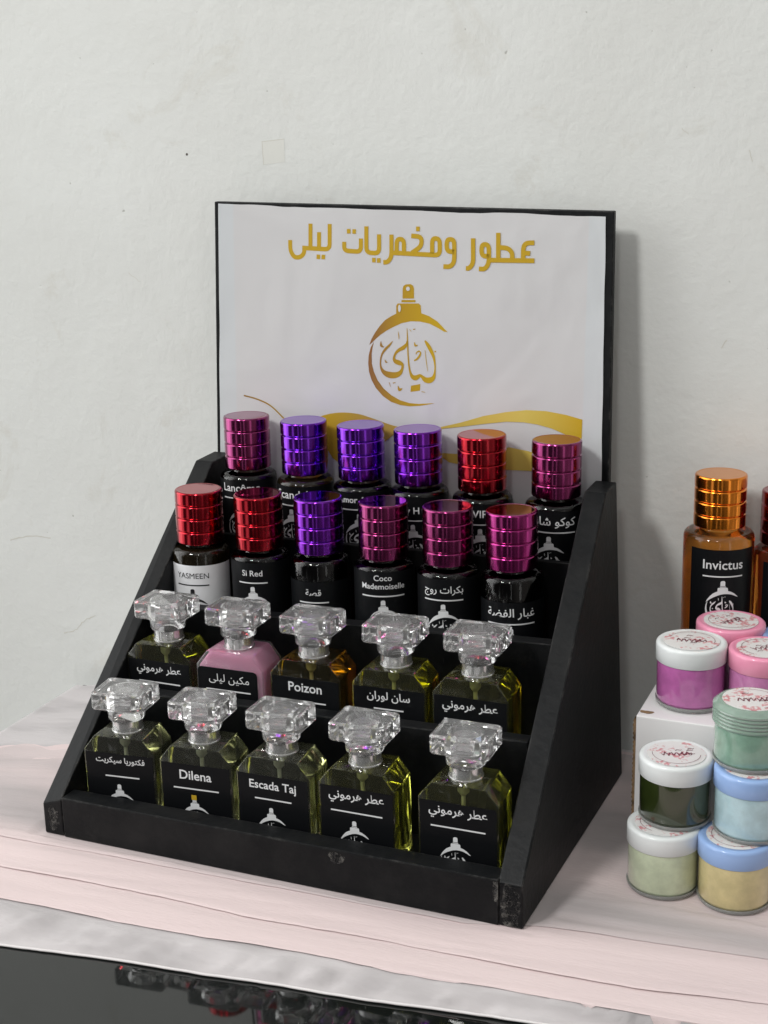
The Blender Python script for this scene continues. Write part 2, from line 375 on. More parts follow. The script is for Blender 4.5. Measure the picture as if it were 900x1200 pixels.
LOGO_STROKE=[[(0.148,0.049,0.011),(0.170,0.021,0.028),(0.198,-0.022,0.032),(0.226,-0.080,0.024),(0.239,-0.145,0.013),(0.239,-0.199,0.015),(0.228,-0.249,0.032),(0.197,-0.273,0.047),(0.156,-0.272,0.043),(0.126,-0.248,0.026),(0.106,-0.240,0.026),(0.073,-0.259,0.041),(0.043,-0.254,0.036),(0.022,-0.220,0.019),(0.008,-0.155,0.014),(0.000,-0.068,0.012),(-0.005,0.041,0.012),(-0.010,0.144,0.005)],
[(0.151,-0.029,0.004),(0.158,-0.088,0.005),(0.168,-0.153,0.005),(0.176,-0.200,0.003)],
[(0.053,-0.118,0.009),(0.078,-0.106,0.015),(0.101,-0.080,0.017),(0.111,-0.052,0.013),(0.095,-0.040,0.011),(0.075,-0.052,0.009),(0.071,-0.067,0.005)],
[(0.056,0.033,0.004),(0.064,0.006,0.017),(0.085,0.010,0.006)],
[(-0.010,0.046,0.004),(-0.014,0.014,0.021),(-0.041,-0.015,0.032),(-0.083,-0.038,0.026),(-0.112,-0.067,0.019),(-0.126,-0.106,0.021),(-0.112,-0.131,0.036),(-0.076,-0.143,0.039),(-0.050,-0.157,0.026),(-0.051,-0.190,0.021),(-0.072,-0.227,0.036),(-0.117,-0.246,0.049),(-0.171,-0.245,0.052),(-0.216,-0.226,0.036),(-0.243,-0.186,0.017),(-0.247,-0.133,0.013),(-0.233,-0.077,0.015),(-0.202,-0.034,0.021),(-0.166,0.000,0.017),(-0.147,0.023,0.009),(-0.135,0.034,0.002)],
[(-0.243,0.030,0.004),(-0.241,-0.006,0.021),(-0.217,-0.017,0.006)],
[(-0.207,-0.120,0.003),(-0.199,-0.140,0.013),(-0.183,-0.141,0.004)],
[(-0.088,0.114,0.003),(-0.083,0.082,0.008),(-0.082,0.052,0.003)],
[(0.013,0.135,0.006),(0.027,0.118,0.003)],
[(0.044,0.136,0.009),(0.063,0.141,0.004)],
[(-0.088,-0.333,0.004),(-0.076,-0.366,0.024),(-0.050,-0.353,0.006)],
[(-0.168,-0.308,0.006),(-0.155,-0.345,0.003)],
[(-0.134,-0.313,0.009),(-0.110,-0.308,0.005)],
[(0.123,-0.371,0.005),(0.154,-0.375,0.005)],
[(0.233,-0.037,0.011),(0.247,-0.036,0.011)]]
SWOOSH_LINE=[(4.00,31.26),(5.43,30.98),(6.79,30.44),(8.14,29.34)]
SWOOSH_HUMP=[(10.89,29.29),(12.08,29.87),(13.74,30.23),(15.61,30.20),(17.45,29.76),(19.06,29.35),(20.87,29.16)]+[(20.87,29.03),(19.06,28.58),(16.77,26.73),(14.90,24.87),(13.01,26.04),(11.60,28.12)]
SWOOSH_RIGHT=[(20.24,28.95),(23.32,29.47),(25.30,30.01),(27.38,30.70),(29.42,31.16),(31.20,31.43),(32.95,31.44),(34.70,31.22),(36.14,30.90),(36.20,29.05),(35.00,29.45),(33.49,29.99),(32.23,30.25),(30.97,30.37),(29.44,30.33),(27.39,30.01),(25.31,29.64),(23.33,29.32)]
SWOOSH_LOW=[(22.95,27.23),(25.87,27.23),(27.95,27.57),(29.75,28.14),(31.54,27.91),(33.57,27.34),(36.27,26.80),(36.30,25.95),(33.61,25.87),(31.58,26.22),(29.79,26.16),(26.94,26.13),(24.29,26.44)]
# marks on the wall, in its own plane (x, z)
DOT = (-3.0, 52.83)
TAPE = [(4.97, 51.82), (7.15, 52.03), (7.16, 54.04), (4.91, 53.85)]
CRACKS = [([(-27.5, 13.2), (-24.9, 13.9), (-22.2, 13.9)], .22), ([(-21.6, 3.4), (-20.1, 3.9), (-18.7, 5.2), (-17.4, 5.8)], .16),
          ([(46.7, 36.7), (47.1, 37.4)], .18), ([(48.25, 52.6), (48.56, 51.6)], .14), ([(-10.3, 41.8), (-9.0, 41.0)], .08), ([(42.9, 54.3), (43.4, 53.8)], .10)]

def emblem(mb, fn, u, v, size, h, step=.006, bold=1.0):
    """the round flask emblem: stopper, two crescents and a flowing script inside"""
    def g(x, y, hh): return fn(u+x*size, v+y*size, hh)
    for i, p in enumerate(LOGO_POLY): mb.flat(p, g, h+step*(i % 2))
    for i, s in enumerate(LOGO_STROKE): mb.ribbon([(x, y, w*bold) for x, y, w in spline(s, 3)], g, h+step*(2+i % 2))
    return mb

# ================================================================ setting: wall, table, cloth
WALL_Y = 33.0
mb = MB(); mb.add([(-140, WALL_Y, -110), (190, WALL_Y, -110), (190, WALL_Y, 190), (-140, WALL_Y, 190)], [(0, 1, 2, 3)])
mb.add([(-140, WALL_Y+8, -110), (190, WALL_Y+8, -110), (190, WALL_Y+8, 190), (-140, WALL_Y+8, 190)], [(3, 2, 1, 0)])
tag(put('wall', mb.mesh('wall'), MT['wall']), 'rough off white plastered wall behind the display', 'wall', kind='structure')

wall = bpy.data.objects['wall']
MT['stain'] = mat('wall_mark', (.60, .59, .535), .9); MT['pit'] = mat('wall_pit', (.10, .09, .08), .9); MT['old_paint'] = mat('old_paint_patch', (.685, .69, .65), .8)
def WF(x, z, h): return (x, WALL_Y-.012-h, z)
def crack(pts, w, m='stain'):
    mb = MB(); P_ = []
    for i, (x, z) in enumerate(spline(pts, 6)): P_.append((x+.10*noise.noise((x*2, z*2, 1)), z+.16*noise.noise((x*3, z*3, 4)), w*(.35+.65*abs(noise.noise((x*1.7, z, 7))))))
    mb.ribbon(P_, WF, 0); put('crack', mb.mesh('crack'), MT[m], wall)
for p_, w_ in CRACKS: crack(p_, w_)
mb = MB(); mb.flat([(DOT[0]+.13*math.cos(a), DOT[1]+.13*math.sin(a)) for a in (0, 1, 2, 3, 4, 5)], WF, 0); put('pit', mb.mesh('pit'), MT['pit'], wall)
mb = MB(); mb.flat(TAPE, WF, 0); tp = put('tape_mark', mb.mesh('tape_mark'), MT['old_paint'], wall)
mb = MB(); mb.ribbon([(x, z, .07) for x, z in [TAPE[0], TAPE[3], TAPE[2]]], WF, .004); put('dirt_line', mb.mesh('dirt_line'), MT['stain'], tp)
MT['table'] = mat('black_glass', (.004, .0055, .005), .035, ior=1.72, spec=.5, bump=(9, .02, .002))
t = thing('glass_table', (0, 0, 0), 'black glossy glass table top under the pink cloth', 'table')
mb = MB(); mb.box(-18.2, 120, -60, 31.0, -2.4, -1.28)
put('table_top', mb.mesh('table_top', bevel=.12), MT['table'], t)

def cloth_mat(name, c1, c2, opacity, opac2, sc=(5, 34, 5), crease=.3, detail=4, rot=-6):
    m = mat(name, c1, .75, spec=.2); n = m.node_tree.nodes; l = m.node_tree.links; b = n['Principled BSDF']
    t = n.new('ShaderNodeTexCoord'); mp = n.new('ShaderNodeMapping'); mp.inputs['Scale'].default_value = sc; mp.inputs['Rotation'].default_value = (0, 0, math.radians(rot))
    z = n.new('ShaderNodeTexNoise'); z.inputs['Scale'].default_value = 1.0; z.inputs['Detail'].default_value = detail; z.inputs['Roughness'].default_value = .5
    r = n.new('ShaderNodeValToRGB'); r.color_ramp.elements[0].position = .40; r.color_ramp.elements[1].position = .58
    r.color_ramp.elements[0].color = (*c1, 1); r.color_ramp.elements[1].color = (*c2, 1)
    l.new(t.outputs['Object'], mp.inputs[0]); l.new(mp.outputs[0], z.inputs['Vector']); l.new(z.outputs['Fac'], r.inputs[0]); l.new(r.outputs[0], b.inputs['Base Color'])
    a = n.new('ShaderNodeMapRange'); a.inputs[1].default_value = .38; a.inputs[2].default_value = .6; a.inputs[3].default_value = opacity; a.inputs[4].default_value = opac2
    l.new(z.outputs['Fac'], a.inputs[0]); l.new(a.outputs[0], b.inputs['Alpha'])
    # woven threads and fine creases
    mp2 = n.new('ShaderNodeMapping'); mp2.inputs['Scale'].default_value = (170, 620, 170); l.new(t.outputs['Object'], mp2.inputs[0])
    z2 = n.new('ShaderNodeTexNoise'); z2.inputs['Scale'].default_value = 1.0; z2.inputs['Detail'].default_value = 3; l.new(mp2.outputs[0], z2.inputs['Vector'])
    u = n.new('ShaderNodeBump'); u.inputs['Strength'].default_value = .32; u.inputs['Distance'].default_value = .0008
    l.new(z2.outputs['Fac'], u.inputs['Height'])
    u2 = n.new('ShaderNodeBump'); u2.inputs['Strength'].default_value = crease; u2.inputs['Distance'].default_value = .003
    l.new(z.outputs['Fac'], u2.inputs['Height']); l.new(u.outputs['Normal'], u2.inputs['Normal']); l.new(u2.outputs['Normal'], b.inputs['Normal'])
    b.inputs['Sheen Weight'].default_value = .12
    return m
MT['cloth_pink'] = cloth_mat('pink_organza', (.645, .535, .535), (.74, .615, .61), .96, .98, sc=(2.2, 11, 2.2), crease=.15, detail=2)
MT['cloth_band'] = cloth_mat('banded_organza', (.49, .445, .445), (.70, .59, .585), .86, .97, sc=(2.2, 13, 2.2), crease=.25, detail=2)
MT['cloth_sheer'] = cloth_mat('sheer_organza', (.49, .465, .47), (.58, .55, .555), .90, .95, sc=(11, 42, 11), crease=.9, rot=-48)
MT['hem'] = mat('cloth_hem', (.76, .73, .73), .8)

def lerp_line(pts, x):
    if x <= pts[0][0]: a, b = pts[0], pts[1]
    elif x >= pts[-1][0]: a, b = pts[-2], pts[-1]
    else:
        for a, b in zip(pts, pts[1:]):
            if a[0] <= x <= b[0]: break
    return a[1]+(b[1]-a[1])*(x-a[0])/(b[0]-a[0])
def sstep(t): t = max(0, min(1, t)); return t*t*(3-2*t)
TABLE_Z = -1.25
E0 = [(-30, -18.0), (4.95, -13.0), (14.9, -11.6), (24.4, -10.4), (33.6, -9.5), (44.3, -7.9), (57.8, -5.9), (110, 2)]
E1 = [(-20, -10.6), (2.5, -9.6), (13.4, -9.2), (23.4, -8.3), (32.9, -7.8), (41.7, -7.1), (47.4, -6.7), (51.8, -6.4), (80, -4)]
E2 = [(-20, -6.2), (-.5, -5.75), (10.8, -5.2), (21.8, -5.3), (31.5, -4.65), (40.9, -4.4), (49.5, -4.0), (57.5, -2.6), (80, 0)]
E3 = [(-20, -2.2), (0, -1.6), (20, -1.1), (36, -.55), (40.7, .84), (45.2, 1.4), (51, 2.0), (56.7, 2.5), (80, 5)]
def ground(x, y):
    """top of the folded pad of cloth: level under the goods, sinking to the glass at the front and at the left"""
    e0, e1 = lerp_line(E0, x), lerp_line(E1, x)
    g = sstep((y-e0-.3)/max(.5, (e1-e0)*.95)) if y < e1 else 1
    return TABLE_Z*(1-g*sstep((x+19)/14))
def cloth_layer(edge, yback, z0, lift, seed, x0=-18.4, x1=110, amp=.10, diag=0, over=None, back_cut=16):
    """one layer of the cloth: front edge along a line, small creases, the left side falling over the table edge"""
    mb = MB(); NX, NY = 260, 90; cols = []
    for i in range(NX+1):
        x = x0+(x1-x0)*i/NX
        yf = lerp_line(edge, x)+.22*noise.noise((x*.12, seed, 0))+.06*noise.noise((x*.7, seed, 3)); c = []
        yb = yback-1.5*(1-sstep((x-x0)/4.5))
        if not diag: yb -= back_cut*(1-sstep((x+6)/8))*(1+.10*noise.noise((x*.25, seed, 6)))
        for j in range(NY+1):
            t = (j/NY)**1.8; y = yf+(yb-yf)*t; d = y-yf
            z = ground(x, y)+z0*(.85+.15*sstep(d/.3))+lift*math.exp(-((d-.12)/.42)**2)*(.55+.65*noise.noise((x*.13, seed, 9)))
            flat = 1.0
            if -1.2 < x < 41.5 and -.6 < y < 29: flat = .0
            elif x > 43.5 and y > 6.5: flat = .1
            if over: flat *= 1-.92*sstep((y-lerp_line(over, x)+1.0)/.9)
            f = noise.noise((x*.05+y*.02, (y-x*.08)*.55, seed))*.6+noise.noise((x*.13, (y-x*.1)*1.3, seed+5))*.4
            z += flat*amp*(f+.45)*min(1, d/.8+.2)
            if diag: z += diag*flat*min(1, d/.5)*max(0, 1-d/7)*.6*(.55+noise.noise((x*.42-y*.30, (y+x*.3)*.10, seed+3))+.55*noise.noise((x*1.0-y*.8, (y+x)*.12, seed+8))+.28*noise.noise((x*2.1-y*1.5, (y+x)*.25, seed+1)))
            c.append((x, y, max(z, TABLE_Z+.02)))
        cols.append(c)
    base = cols[0]
    for k, (dx, dz) in enumerate([(-.35, -.02), (-.62, -.5), (-.8, -1.4), (-1.0, -3), (-1.1, -6), (-1.15, -10)]):      # hanging left side
        cols.insert(0, [(x0+dx+.3*noise.noise((y*.25, k*.2, seed))*min(1, k/2), y, zz+dz) for (_, y, zz) in base])
    n = NY+1
    mb.add([p for c in cols for p in c], [(i*n+j, (i+1)*n+j, (i+1)*n+j+1, i*n+j+1) for i in range(len(cols)-1) for j in range(NY)])
    mb.front = [c[0] for c in cols[6:]]
    return mb
cl = cloth_layer(E0, 32.0, .03, .10, 2.0, amp=.16, diag=1.0, over=E1)
cloth = put('tablecloth', cl.mesh('tablecloth', smooth=80), MT['cloth_sheer'])
tag(cloth, 'pale pink sheer cloth folded in layers under the display and jars', 'tablecloth')
mb = MB(); mb.tube([(x, y-.05, z+.02) for x, y, z in cl.front], .10, 6)
put('hem', mb.mesh('hem', smooth=80), MT['hem'], cloth)
put('cloth_fold', cloth_layer(E1, 31.4, .12, .11, 11.3, amp=.12, over=E2).mesh('cloth_fold', smooth=80), MT['cloth_pink'], cloth)
put('cloth_fold', cloth_layer(E2, 31.0, .17, .12, 23.1, amp=.14, over=E3).mesh('cloth_fold', smooth=80), MT['cloth_pink'], cloth)
put('cloth_fold', cloth_layer(E3, 30.6, .20, .09, 31.7, amp=.26).mesh('cloth_fold', smooth=80), MT['cloth_band'], cloth)
Z0 = .225                                              # top of the cloth under the objects

# ================================================================ display stand
stand = thing('display_stand', (0, 0, 0), 'black stepped foam board display with a tall printed back panel', 'display stand')
def YP(z): return 26.85+.0675*z                       # front face of the leaning back panel
TH = 1.83
mb = MB()                                             # left side panel
def side(mb, xb, xt, sgn, zfl, xf):
    a = [(xb, y, z) for y, z in ((.05, Z0), (26.6, Z0))]
    prof = [(.05, Z0, xf), (26.75, Z0, xb), (28.35, 25.9, xt), (24.9, 25.8, xt), (.05, zfl, xf)]
    n = len(prof); o = [(x, y, z) for y, z, x in prof]; q = [(x+sgn*TH, y, z+(0.6 if i == 4 and sgn > 0 else 0)) for i, (x, y, z) in enumerate(o)]
    fs = [tuple(range(n)), tuple(range(2*n-1, n-1, -1))]+[(i, i+n, (i+1) % n+n, (i+1) % n) for i in range(n)]
    mb.add(o+q, fs); return mb
side(mb, -.1, .85, 1, 2.85, -.42)
bmm = mb.mesh('side_panel', bevel=.13, segs=2)
put('side_panel', bmm, MT['foam'], stand)
mb = MB(); side(mb, 40.7, 39.3, -1, 3.62, 40.2)
put('side_panel', mb.mesh('side_panel', bevel=.13, segs=2), MT['foam'], stand)
def slab(name, xl, xr, y0, y1, zl0, zl1, zr0, zr1, m='foam', bev=.10):
    b = MB(); b.hexa([(xl, y0, zl0), (xr, y0, zr0), (xr, y1, zr0), (xl, y1, zl0), (xl, y0, zl1), (xr, y0, zr1), (xr, y1, zr1), (xl, y1, zl1)])
    return put(name, b.mesh(name, bevel=bev), MT[m], stand)
slab('front_rail', 1.5, 38.42, -.03, 1.75, Z0, 3.66, Z0, 3.82)
XL, XR = 2.3, 37.9
FL = [(1.75, 8.4, .75, 1.62), (8.95, 15.4, 5.85, 6.65), (15.95, 22.2, 10.85, 11.5), (22.75, 28.1, 16.35, 15.95)]
for y0, y1, a, b in FL: slab('tier_floor', XL, XR, y0, y1, a-.5, a, b-.5, b, bev=.05)
slab('tier_lip', XL, XR, 8.4, 9.75, Z0, 9.75, Z0, 10.65)
slab('tier_lip', XL, XR, 15.4, 16.7, Z0, 15.0, Z0, 15.85)
slab('tier_lip', XL, XR, 22.2, 22.75, Z0, 19.9, Z0, 20.4)
mb = MB()
def panel(mb, x0b, x0t, x1b, x1t, za, zl, zr, off, th):
    mb.hexa([(x0b, YP(za)+off, za), (x1b, YP(za)+off, za), (x1b, YP(za)+off+th, za), (x0b, YP(za)+off+th, za),
             (x0t, YP(zl)+off, zl), (x1t, YP(zr)+off, zr), (x1t, YP(zr)+off+th, zr), (x0t, YP(zl)+off+th, zl)])
panel(mb, .75, 1.28, 39.0, 38.2, Z0, 48.72, 47.95, 0, .72)
bp = put('back_panel', mb.mesh('back_panel', bevel=.08), MT['foam'], stand)
# printed sheet, corners a little lifted and the top edge slightly wavy
def P(x, z, h=0): return (x, YP(z)-h, z)
mb = MB(); NXs, NZs = 60, 40; vs = []
for i in range(NXs+1):
    for j in range(NZs+1):
        s, q = i/NXs, j/NZs
        xl, xr = 1.30+.42*q+.05*noise.noise((q*9, 1, 7)), 38.12-.58*q+.10*noise.noise((q*6, 1, 17))
        zt = 48.44-.92*s+.13*noise.noise((s*7, 4, 0))+.05*noise.noise((s*25, 4, 0))+(.10 if s < .35 else 0)*(1-s/.35); zb = 17.5
        x = xl+(xr-xl)*s; z = zb+(zt-zb)*q
        x += .08*noise.noise((q*5, s*2, 2))*(abs(2*s-1)**8)
        h = .03+.09*max(0, abs(2*s-1)**14)*(.5+.5*noise.noise((q*7, s, 8)))
        vs.append(P(x, z, h))
n = NZs+1
mb.add(vs, [(i*n+j, (i+1)*n+j, (i+1)*n+j+1, i*n+j+1) for i in range(NXs) for j in range(NZs)])
sheet = put('printed_sheet', mb.mesh('printed_sheet', smooth=60), MT['sheet'], stand)
HB = .06
mb = MB()
for i, s in enumerate(HEAD):                          # heading in a square geometric hand
    mb.ribbon([(x, z, HEAD_W) for x, z in rounded(s, .45)], P, .04+.0016*i)
put('heading_lettering', mb.mesh('heading_lettering'), MT['gold'], sheet)
mb = MB()
emblem(mb, lambda x, z, h: (x, YP(z+LOGO_C[1])-YP(LOGO_C[1])-h, z), 0, 0, LOGO_H, 0)
em = put('emblem', mb.mesh('emblem', tri=True), MT['logo_gold'], sheet, loc=(LOGO_C[0], YP(LOGO_C[1])-.04, LOGO_C[1]))
mb = MB()
for (cx, cz, rx, rz_) in ((-.003, .465, .017, .017), (-.0775, .3045, .012, .030)):
    mb.flat([((cx+rx*math.cos(a*math.pi/10))*LOGO_H+LOGO_C[0], (cz+rz_*math.sin(a*math.pi/10))*LOGO_H+LOGO_C[1]) for a in range(20)], P, HB+.02)
put('emblem_highlight', mb.mesh('emblem_highlight'), MT['white_ink'], sheet)
mb = MB()
mb.ribbon([(x, z, .13) for x, z in spline(SWOOSH_LINE, 5)], P, HB)
mb.flat(spline(SWOOSH_HUMP[:7], 4)+SWOOSH_HUMP[7:], P, HB)
mb.flat(SWOOSH_LOW, P, HB)
mb.flat([p for p in SWOOSH_RIGHT if True], P, HB+.006)
mb.v = [(min(x, 36.13), y, z) for x, y, z in mb.v]
put('gold_wave', mb.mesh('gold_wave', tri=True), MT['swoosh'], sheet)
# worn and chipped spots on the board
def wear(name, pts, h=.02):
    b = MB(); b.flat(pts[0], lambda u, v, hh: pts[1](u, v), 0); return put(name, b.mesh(name, tri=True), MT['worn'], stand)
def blob(cx, cz, rx, rz_, seed, n=26):
    return [(cx+rx*math.cos(2*math.pi*i/n)*(1+.5*noise.noise((math.cos(2*math.pi*i/n)*1.7, math.sin(2*math.pi*i/n)*1.7, seed))),
             cz+rz_*math.sin(2*math.pi*i/n)*(1+.5*noise.noise((math.cos(2*math.pi*i/n)*1.7, math.sin(2*math.pi*i/n)*1.7, seed+4)))) for i in range(n)]
wear('worn_patch', (blob(39.3, 1.7, .75, 1.75, 1.0, 60), lambda u, v: (min(max(u, 38.55), 40.05), .035, max(v, .30))))
wear('worn_patch', (blob(38.3, 2.9, .35, .9, 5.0, 50), lambda u, v: (min(u, 38.39), -.05, min(v, 3.65))))
wear('worn_patch', (blob(25.8, 3.15, .6, .5, 9.0, 50), lambda u, v: (u, -.05, min(v, 3.55))))
wear('worn_patch', (blob(.55, 1.7, .5, 1.2, 12.0, 50), lambda u, v: (max(u, -.1), .035, v)))

# ================================================================ bottles
def arc_label(R, half_deg, z0, z1, n=44):
    b = MB(); vs = []
    for i in range(n+1):
        a = math.radians(-half_deg+2*half_deg*i/n); vs += [(R*math.sin(a), -R*math.cos(a), z0), (R*math.sin(a), -R*math.cos(a), z1)]
    return b.add(vs, [(2*i, 2*i+2, 2*i+3, 2*i+1) for i in range(n)])
_cache = {}
def once(key, f):
    if key not in _cache: _cache[key] = f()
    return _cache[key]
def ring_cap_profile(r, h):
    p = [(r*.80, 0), (r-.12, 0), (r-.02, .05)]; nb = 4; bh = h/nb
    for k in range(nb):
        z = k*bh
        p += [(r, z+.10), (r, z+.12), (r+.002, z+bh*.5), (r, z+bh-.17), (r, z+bh-.15), (r-.025, z+bh-.10)]
        if k < nb-1: p += [(r-.06, z+bh-.06), (r-.12, z+bh-.02), (r-.12, z+bh+.01), (r-.05, z+bh+.06)]
    p += [(r-.05, h-.05), (r-.12, h-.01), (r-.18, h), (r-.25, h-.005), (r-.27, h-.012), (r-.28, h-.015), (r-.34, h-.015), (.5, h-.015), (.001, h-.015)]
    return p
def round_body(R, H):
    return [(R*.6, .12), (R-.5, 0), (R-.18, .06), (R, .3), (R, H-.5), (R-.07, H-.25), (R-.28, H-.07), (R-.6, H), (1.7, H+.02), (1.55, H+.10), (1.5, H+.35)]

def round_bottle(loc, rz, cap, label, group, lines, glass='dark_glass', R=2.57, H=8.75, r=2.08, hc=4.7, lab_drop=.42, lab='black', half=78, off=0, tilt=(0, 0), logo=True, bars=False, name='round_perfume_bottle'):
    o = thing(name, loc, label, 'perfume bottle', group, rz, tilt)
    put('glass_body', once(('rb', R, H, glass), lambda: MB().lathe(round_body(R, H), 72).mesh('glass_body', smooth=50)), MT[glass], o)
    put('spray_neck', once(('nk', H), lambda: MB().lathe([(1.1, H+.36), (1.42, H+.36), (1.42, H+.62), (1.1, H+.62)], 40).mesh('spray_neck', smooth=40)), MT['collar'], o)
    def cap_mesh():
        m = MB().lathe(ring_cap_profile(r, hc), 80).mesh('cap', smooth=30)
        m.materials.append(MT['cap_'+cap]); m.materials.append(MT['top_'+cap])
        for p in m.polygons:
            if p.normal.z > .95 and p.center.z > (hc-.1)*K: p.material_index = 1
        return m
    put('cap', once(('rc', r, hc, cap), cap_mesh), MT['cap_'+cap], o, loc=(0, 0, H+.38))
    z1 = H-lab_drop
    lb = put('label', once(('rl', R, half, z1, lab), lambda: arc_label(R+.035, half, .25, z1).mesh('label', smooth=80)), MT['label_white' if lab == 'white' else 'label'], o)
    ink = MT['ink_black' if lab == 'white' else 'ink_white']
    def F(u, v, h):
        a = u/R; q = R+.06+h; return (q*math.sin(a), -q*math.cos(a), z1+v)
    b = MB(); v = -.55
    for (s, w, dv) in lines:
        v -= dv; write(b, s, F, off, v, w, 0, bold=.0 if s.isupper() and len(s) > 3 else .010)
    ln = max(w for _, w, _ in lines)
    rule(b, F, off-max(ln, 2.6)/2, off+max(ln, 2.6)/2, v-.62, 0)
    put('lettering', b.mesh('lettering'), ink, lb)
    if logo:
        b = MB(); emblem(b, F, off, v-.62-.45-1.75, 3.7, 0, step=.008, bold=1.5)
        put('emblem', b.mesh('emblem', tri=True), ink, lb)
    if bars:
        b = MB(); x = -1.9; rr = random.Random(3)
        while x < 1.9:
            w = rr.choice([.05, .05, .09, .14]); b.ribbon([(x, .45-z1, w), (x, 1.95-z1+(.0 if rr.random() < .8 else .0), w)], F, 0); x += w+rr.choice([.05, .08, .12])
        b.v = [(x_, y_, z_) for x_, y_, z_ in b.v]
        put('barcode', b.mesh('barcode'), ink, lb)
    return o

G34 = 'ring capped round bottles on the two upper tiers'
def zf(i, x): y0, y1, a, b = FL[i]; return a+(b-a)*(x-XL)/(XR-XL)
AR = dict(harmony='\uFEF2\uFEE7\uFEEE\uFEE3\uFEAE\uFEEB \uFEAE\uFEC4\uFECB', victoria='\uFE96\uFEF3\uFEAE\uFEDC\uFEF4\uFEB3 \uFE8E\uFEF3\uFEAD\uFEEE\uFE98\uFEDC\uFED3',
          loran='\uFEE5\uFE8D\uFEAD\uFEEE\uFEDF \uFEE5\uFE8E\uFEB3', makin='\uFEF0\uFEE0\uFEF4\uFEDF \uFEE6\uFEF4\uFEDC\uFEE3', story='\uFE94\uFEBC\uFED7',
          rouge='\uFE9D\uFEED\uFEAD \uFE95\uFE8D\uFEAE\uFEDC\uFE91', silver='\uFE94\uFEC0\uFED4\uFEDF\uFE8D \uFEAD\uFE8E\uFE92\uFECF', koko='\uFEDE\uFEF4\uFEE7\uFE8E\uFEB7 \uFEEE\uFEDB\uFEEE\uFEDB')
back_row = [
 (5.85, 25.7, 'wine', 'dark_glass', [('Lanc\u00f4me', 3.6, .45)], dict(off=-.5), 'round bottle with dark wine cap at the left end of the back row'),
 (11.67, 25.7, 'violet', 'brown_glass', [('Scandal', 3.1, .55)], dict(off=-1.15), 'round bottle with blue violet cap, second from the left in the back row'),
 (17.29, 25.7, 'violet', 'dark_glass', [('Amor Amor', 3.9, .35)], dict(off=-.2), 'round bottle with blue violet cap below the emblem, third from left in back row'),
 (22.65, 25.7, 'purple', 'dark_glass', [('y H', 1.15, .85)], dict(off=-.6), 'round bottle with purple cap right of the blue violet pair in the back row'),
 (28.44, 25.7, 'red', 'dark_glass', [('VIP', 1.25, .55)], dict(off=-.35), 'round bottle with bright red cap in the back row'),
 (34.76, 25.7, 'wine', 'dark_glass', [(AR['koko'], 4.4, .62)], dict(off=-.75, bars=True), 'round bottle with dark wine cap at the right end of the back row'),
]
for x, y, cap, gl, lines, kw, lab in back_row:
    round_bottle((x, y, zf(3, x)), 22+random.uniform(-2, 2), cap, lab, G34, lines, gl, tilt=(random.uniform(-.6, .6), random.uniform(-.6, .6)), **kw)
mid_row = [
 (3.99, 'red', 'brown_glass', [('YASMEEN', 2.95, .62)], dict(lab='white', lab_drop=1.25, off=-.45), 'round bottle with red cap and a white label'),
 (10.17, 'red', 'dark_glass', [('Si Red', 1.8, .62)], dict(off=-.35), 'round bottle with red cap and black label, right of the white labelled bottle'),
 (15.88, 'purple', 'wine_glass', [(AR['story'], 1.35, .62)], dict(lab_drop=1.75, off=-.35), 'round bottle with purple cap in the lower ring capped row, clear band above its label'),
 (21.78, 'wine', 'dark_glass', [('Coco', 1.5, .18), ('Mademoiselle', 3.7, .72)], dict(off=-.1, lab_drop=.35), 'round bottle with wine cap and two lines of white writing'),
 (27.52, 'wine', 'wine_glass', [(AR['rouge'], 3.3, .62)], dict(off=-.45), 'round bottle with wine cap, second from the right in the lower ring capped row'),
 (33.12, 'magenta', 'wine_glass', [(AR['silver'], 4.0, .62)], dict(lab_drop=1.95, off=-.1), 'round bottle with magenta cap at the right end of the lower ring capped row'),
]
for x, cap, gl, lines, kw, lab in mid_row:
    round_bottle((x, 19.5, zf(2, x)), 20+random.uniform(-3, 3), cap, lab, G34, lines, gl, r=2.1, tilt=(random.uniform(-.8, .8), random.uniform(-.8, .8)), **kw)

# --- square crystal stoppered bottles
HW, DP, BH = 3.13, 1.9, 7.55
def square_body():
    c = 1.0; b = MB()
    poly = [(-HW, 0), (HW, 0), (HW, BH-1.25), (HW-c, BH), (-HW+c, BH), (-HW, BH-1.25)]
    b.prism_y(poly, -DP, DP)
    # cut the rear vertical corners: extrude in plan by moving the back outline in
    v = []
    for (x, y, z) in b.v: v.append((x*(.93 if y > 0 else 1), y, z))
    b.v = v
    return b.mesh('glass_body', bevel=.14, segs=2, smooth=35)
def square_cap():
    b = MB(); w, d = 2.28, 1.75; rings = []
    for (z, e, c) in ((1.04, .16, .2), (1.20, 0, .24), (2.46, 0, .24), (2.60, .15, .2)):
        W_, D_ = w-e, d-e
        rings.append([(-W_+c, -D_, z), (W_-c, -D_, z), (W_, -D_+c, z), (W_, D_-c, z), (W_-c, D_, z), (-W_+c, D_, z), (-W_, D_-c, z), (-W_, -D_+c, z)])
    vs = [p for r_ in rings for p in r_]; fs = [tuple(range(7, -1, -1)), tuple(range(24, 32))]
    for i in range(3):
        for k in range(8): fs.append((8*i+k, 8*i+(k+1) % 8, 8*i+8+(k+1) % 8, 8*i+8+k))
    b.add(vs, fs)
    me = b.mesh('cap', bevel=.05, segs=1, bev_angle=20)
    c2 = MB(); c2.lathe([(1.36, 1.12), (1.40, 1.16), (1.40, 2.2), (1.22, 2.34)], 18, flip=True)     # hollow for the spray head
    bm = bmesh.new(); bm.from_mesh(me); m2 = c2.mesh('hollow'); bm.from_mesh(m2); bm.to_mesh(me); bm.free(); bpy.data.meshes.remove(m2)
    return me
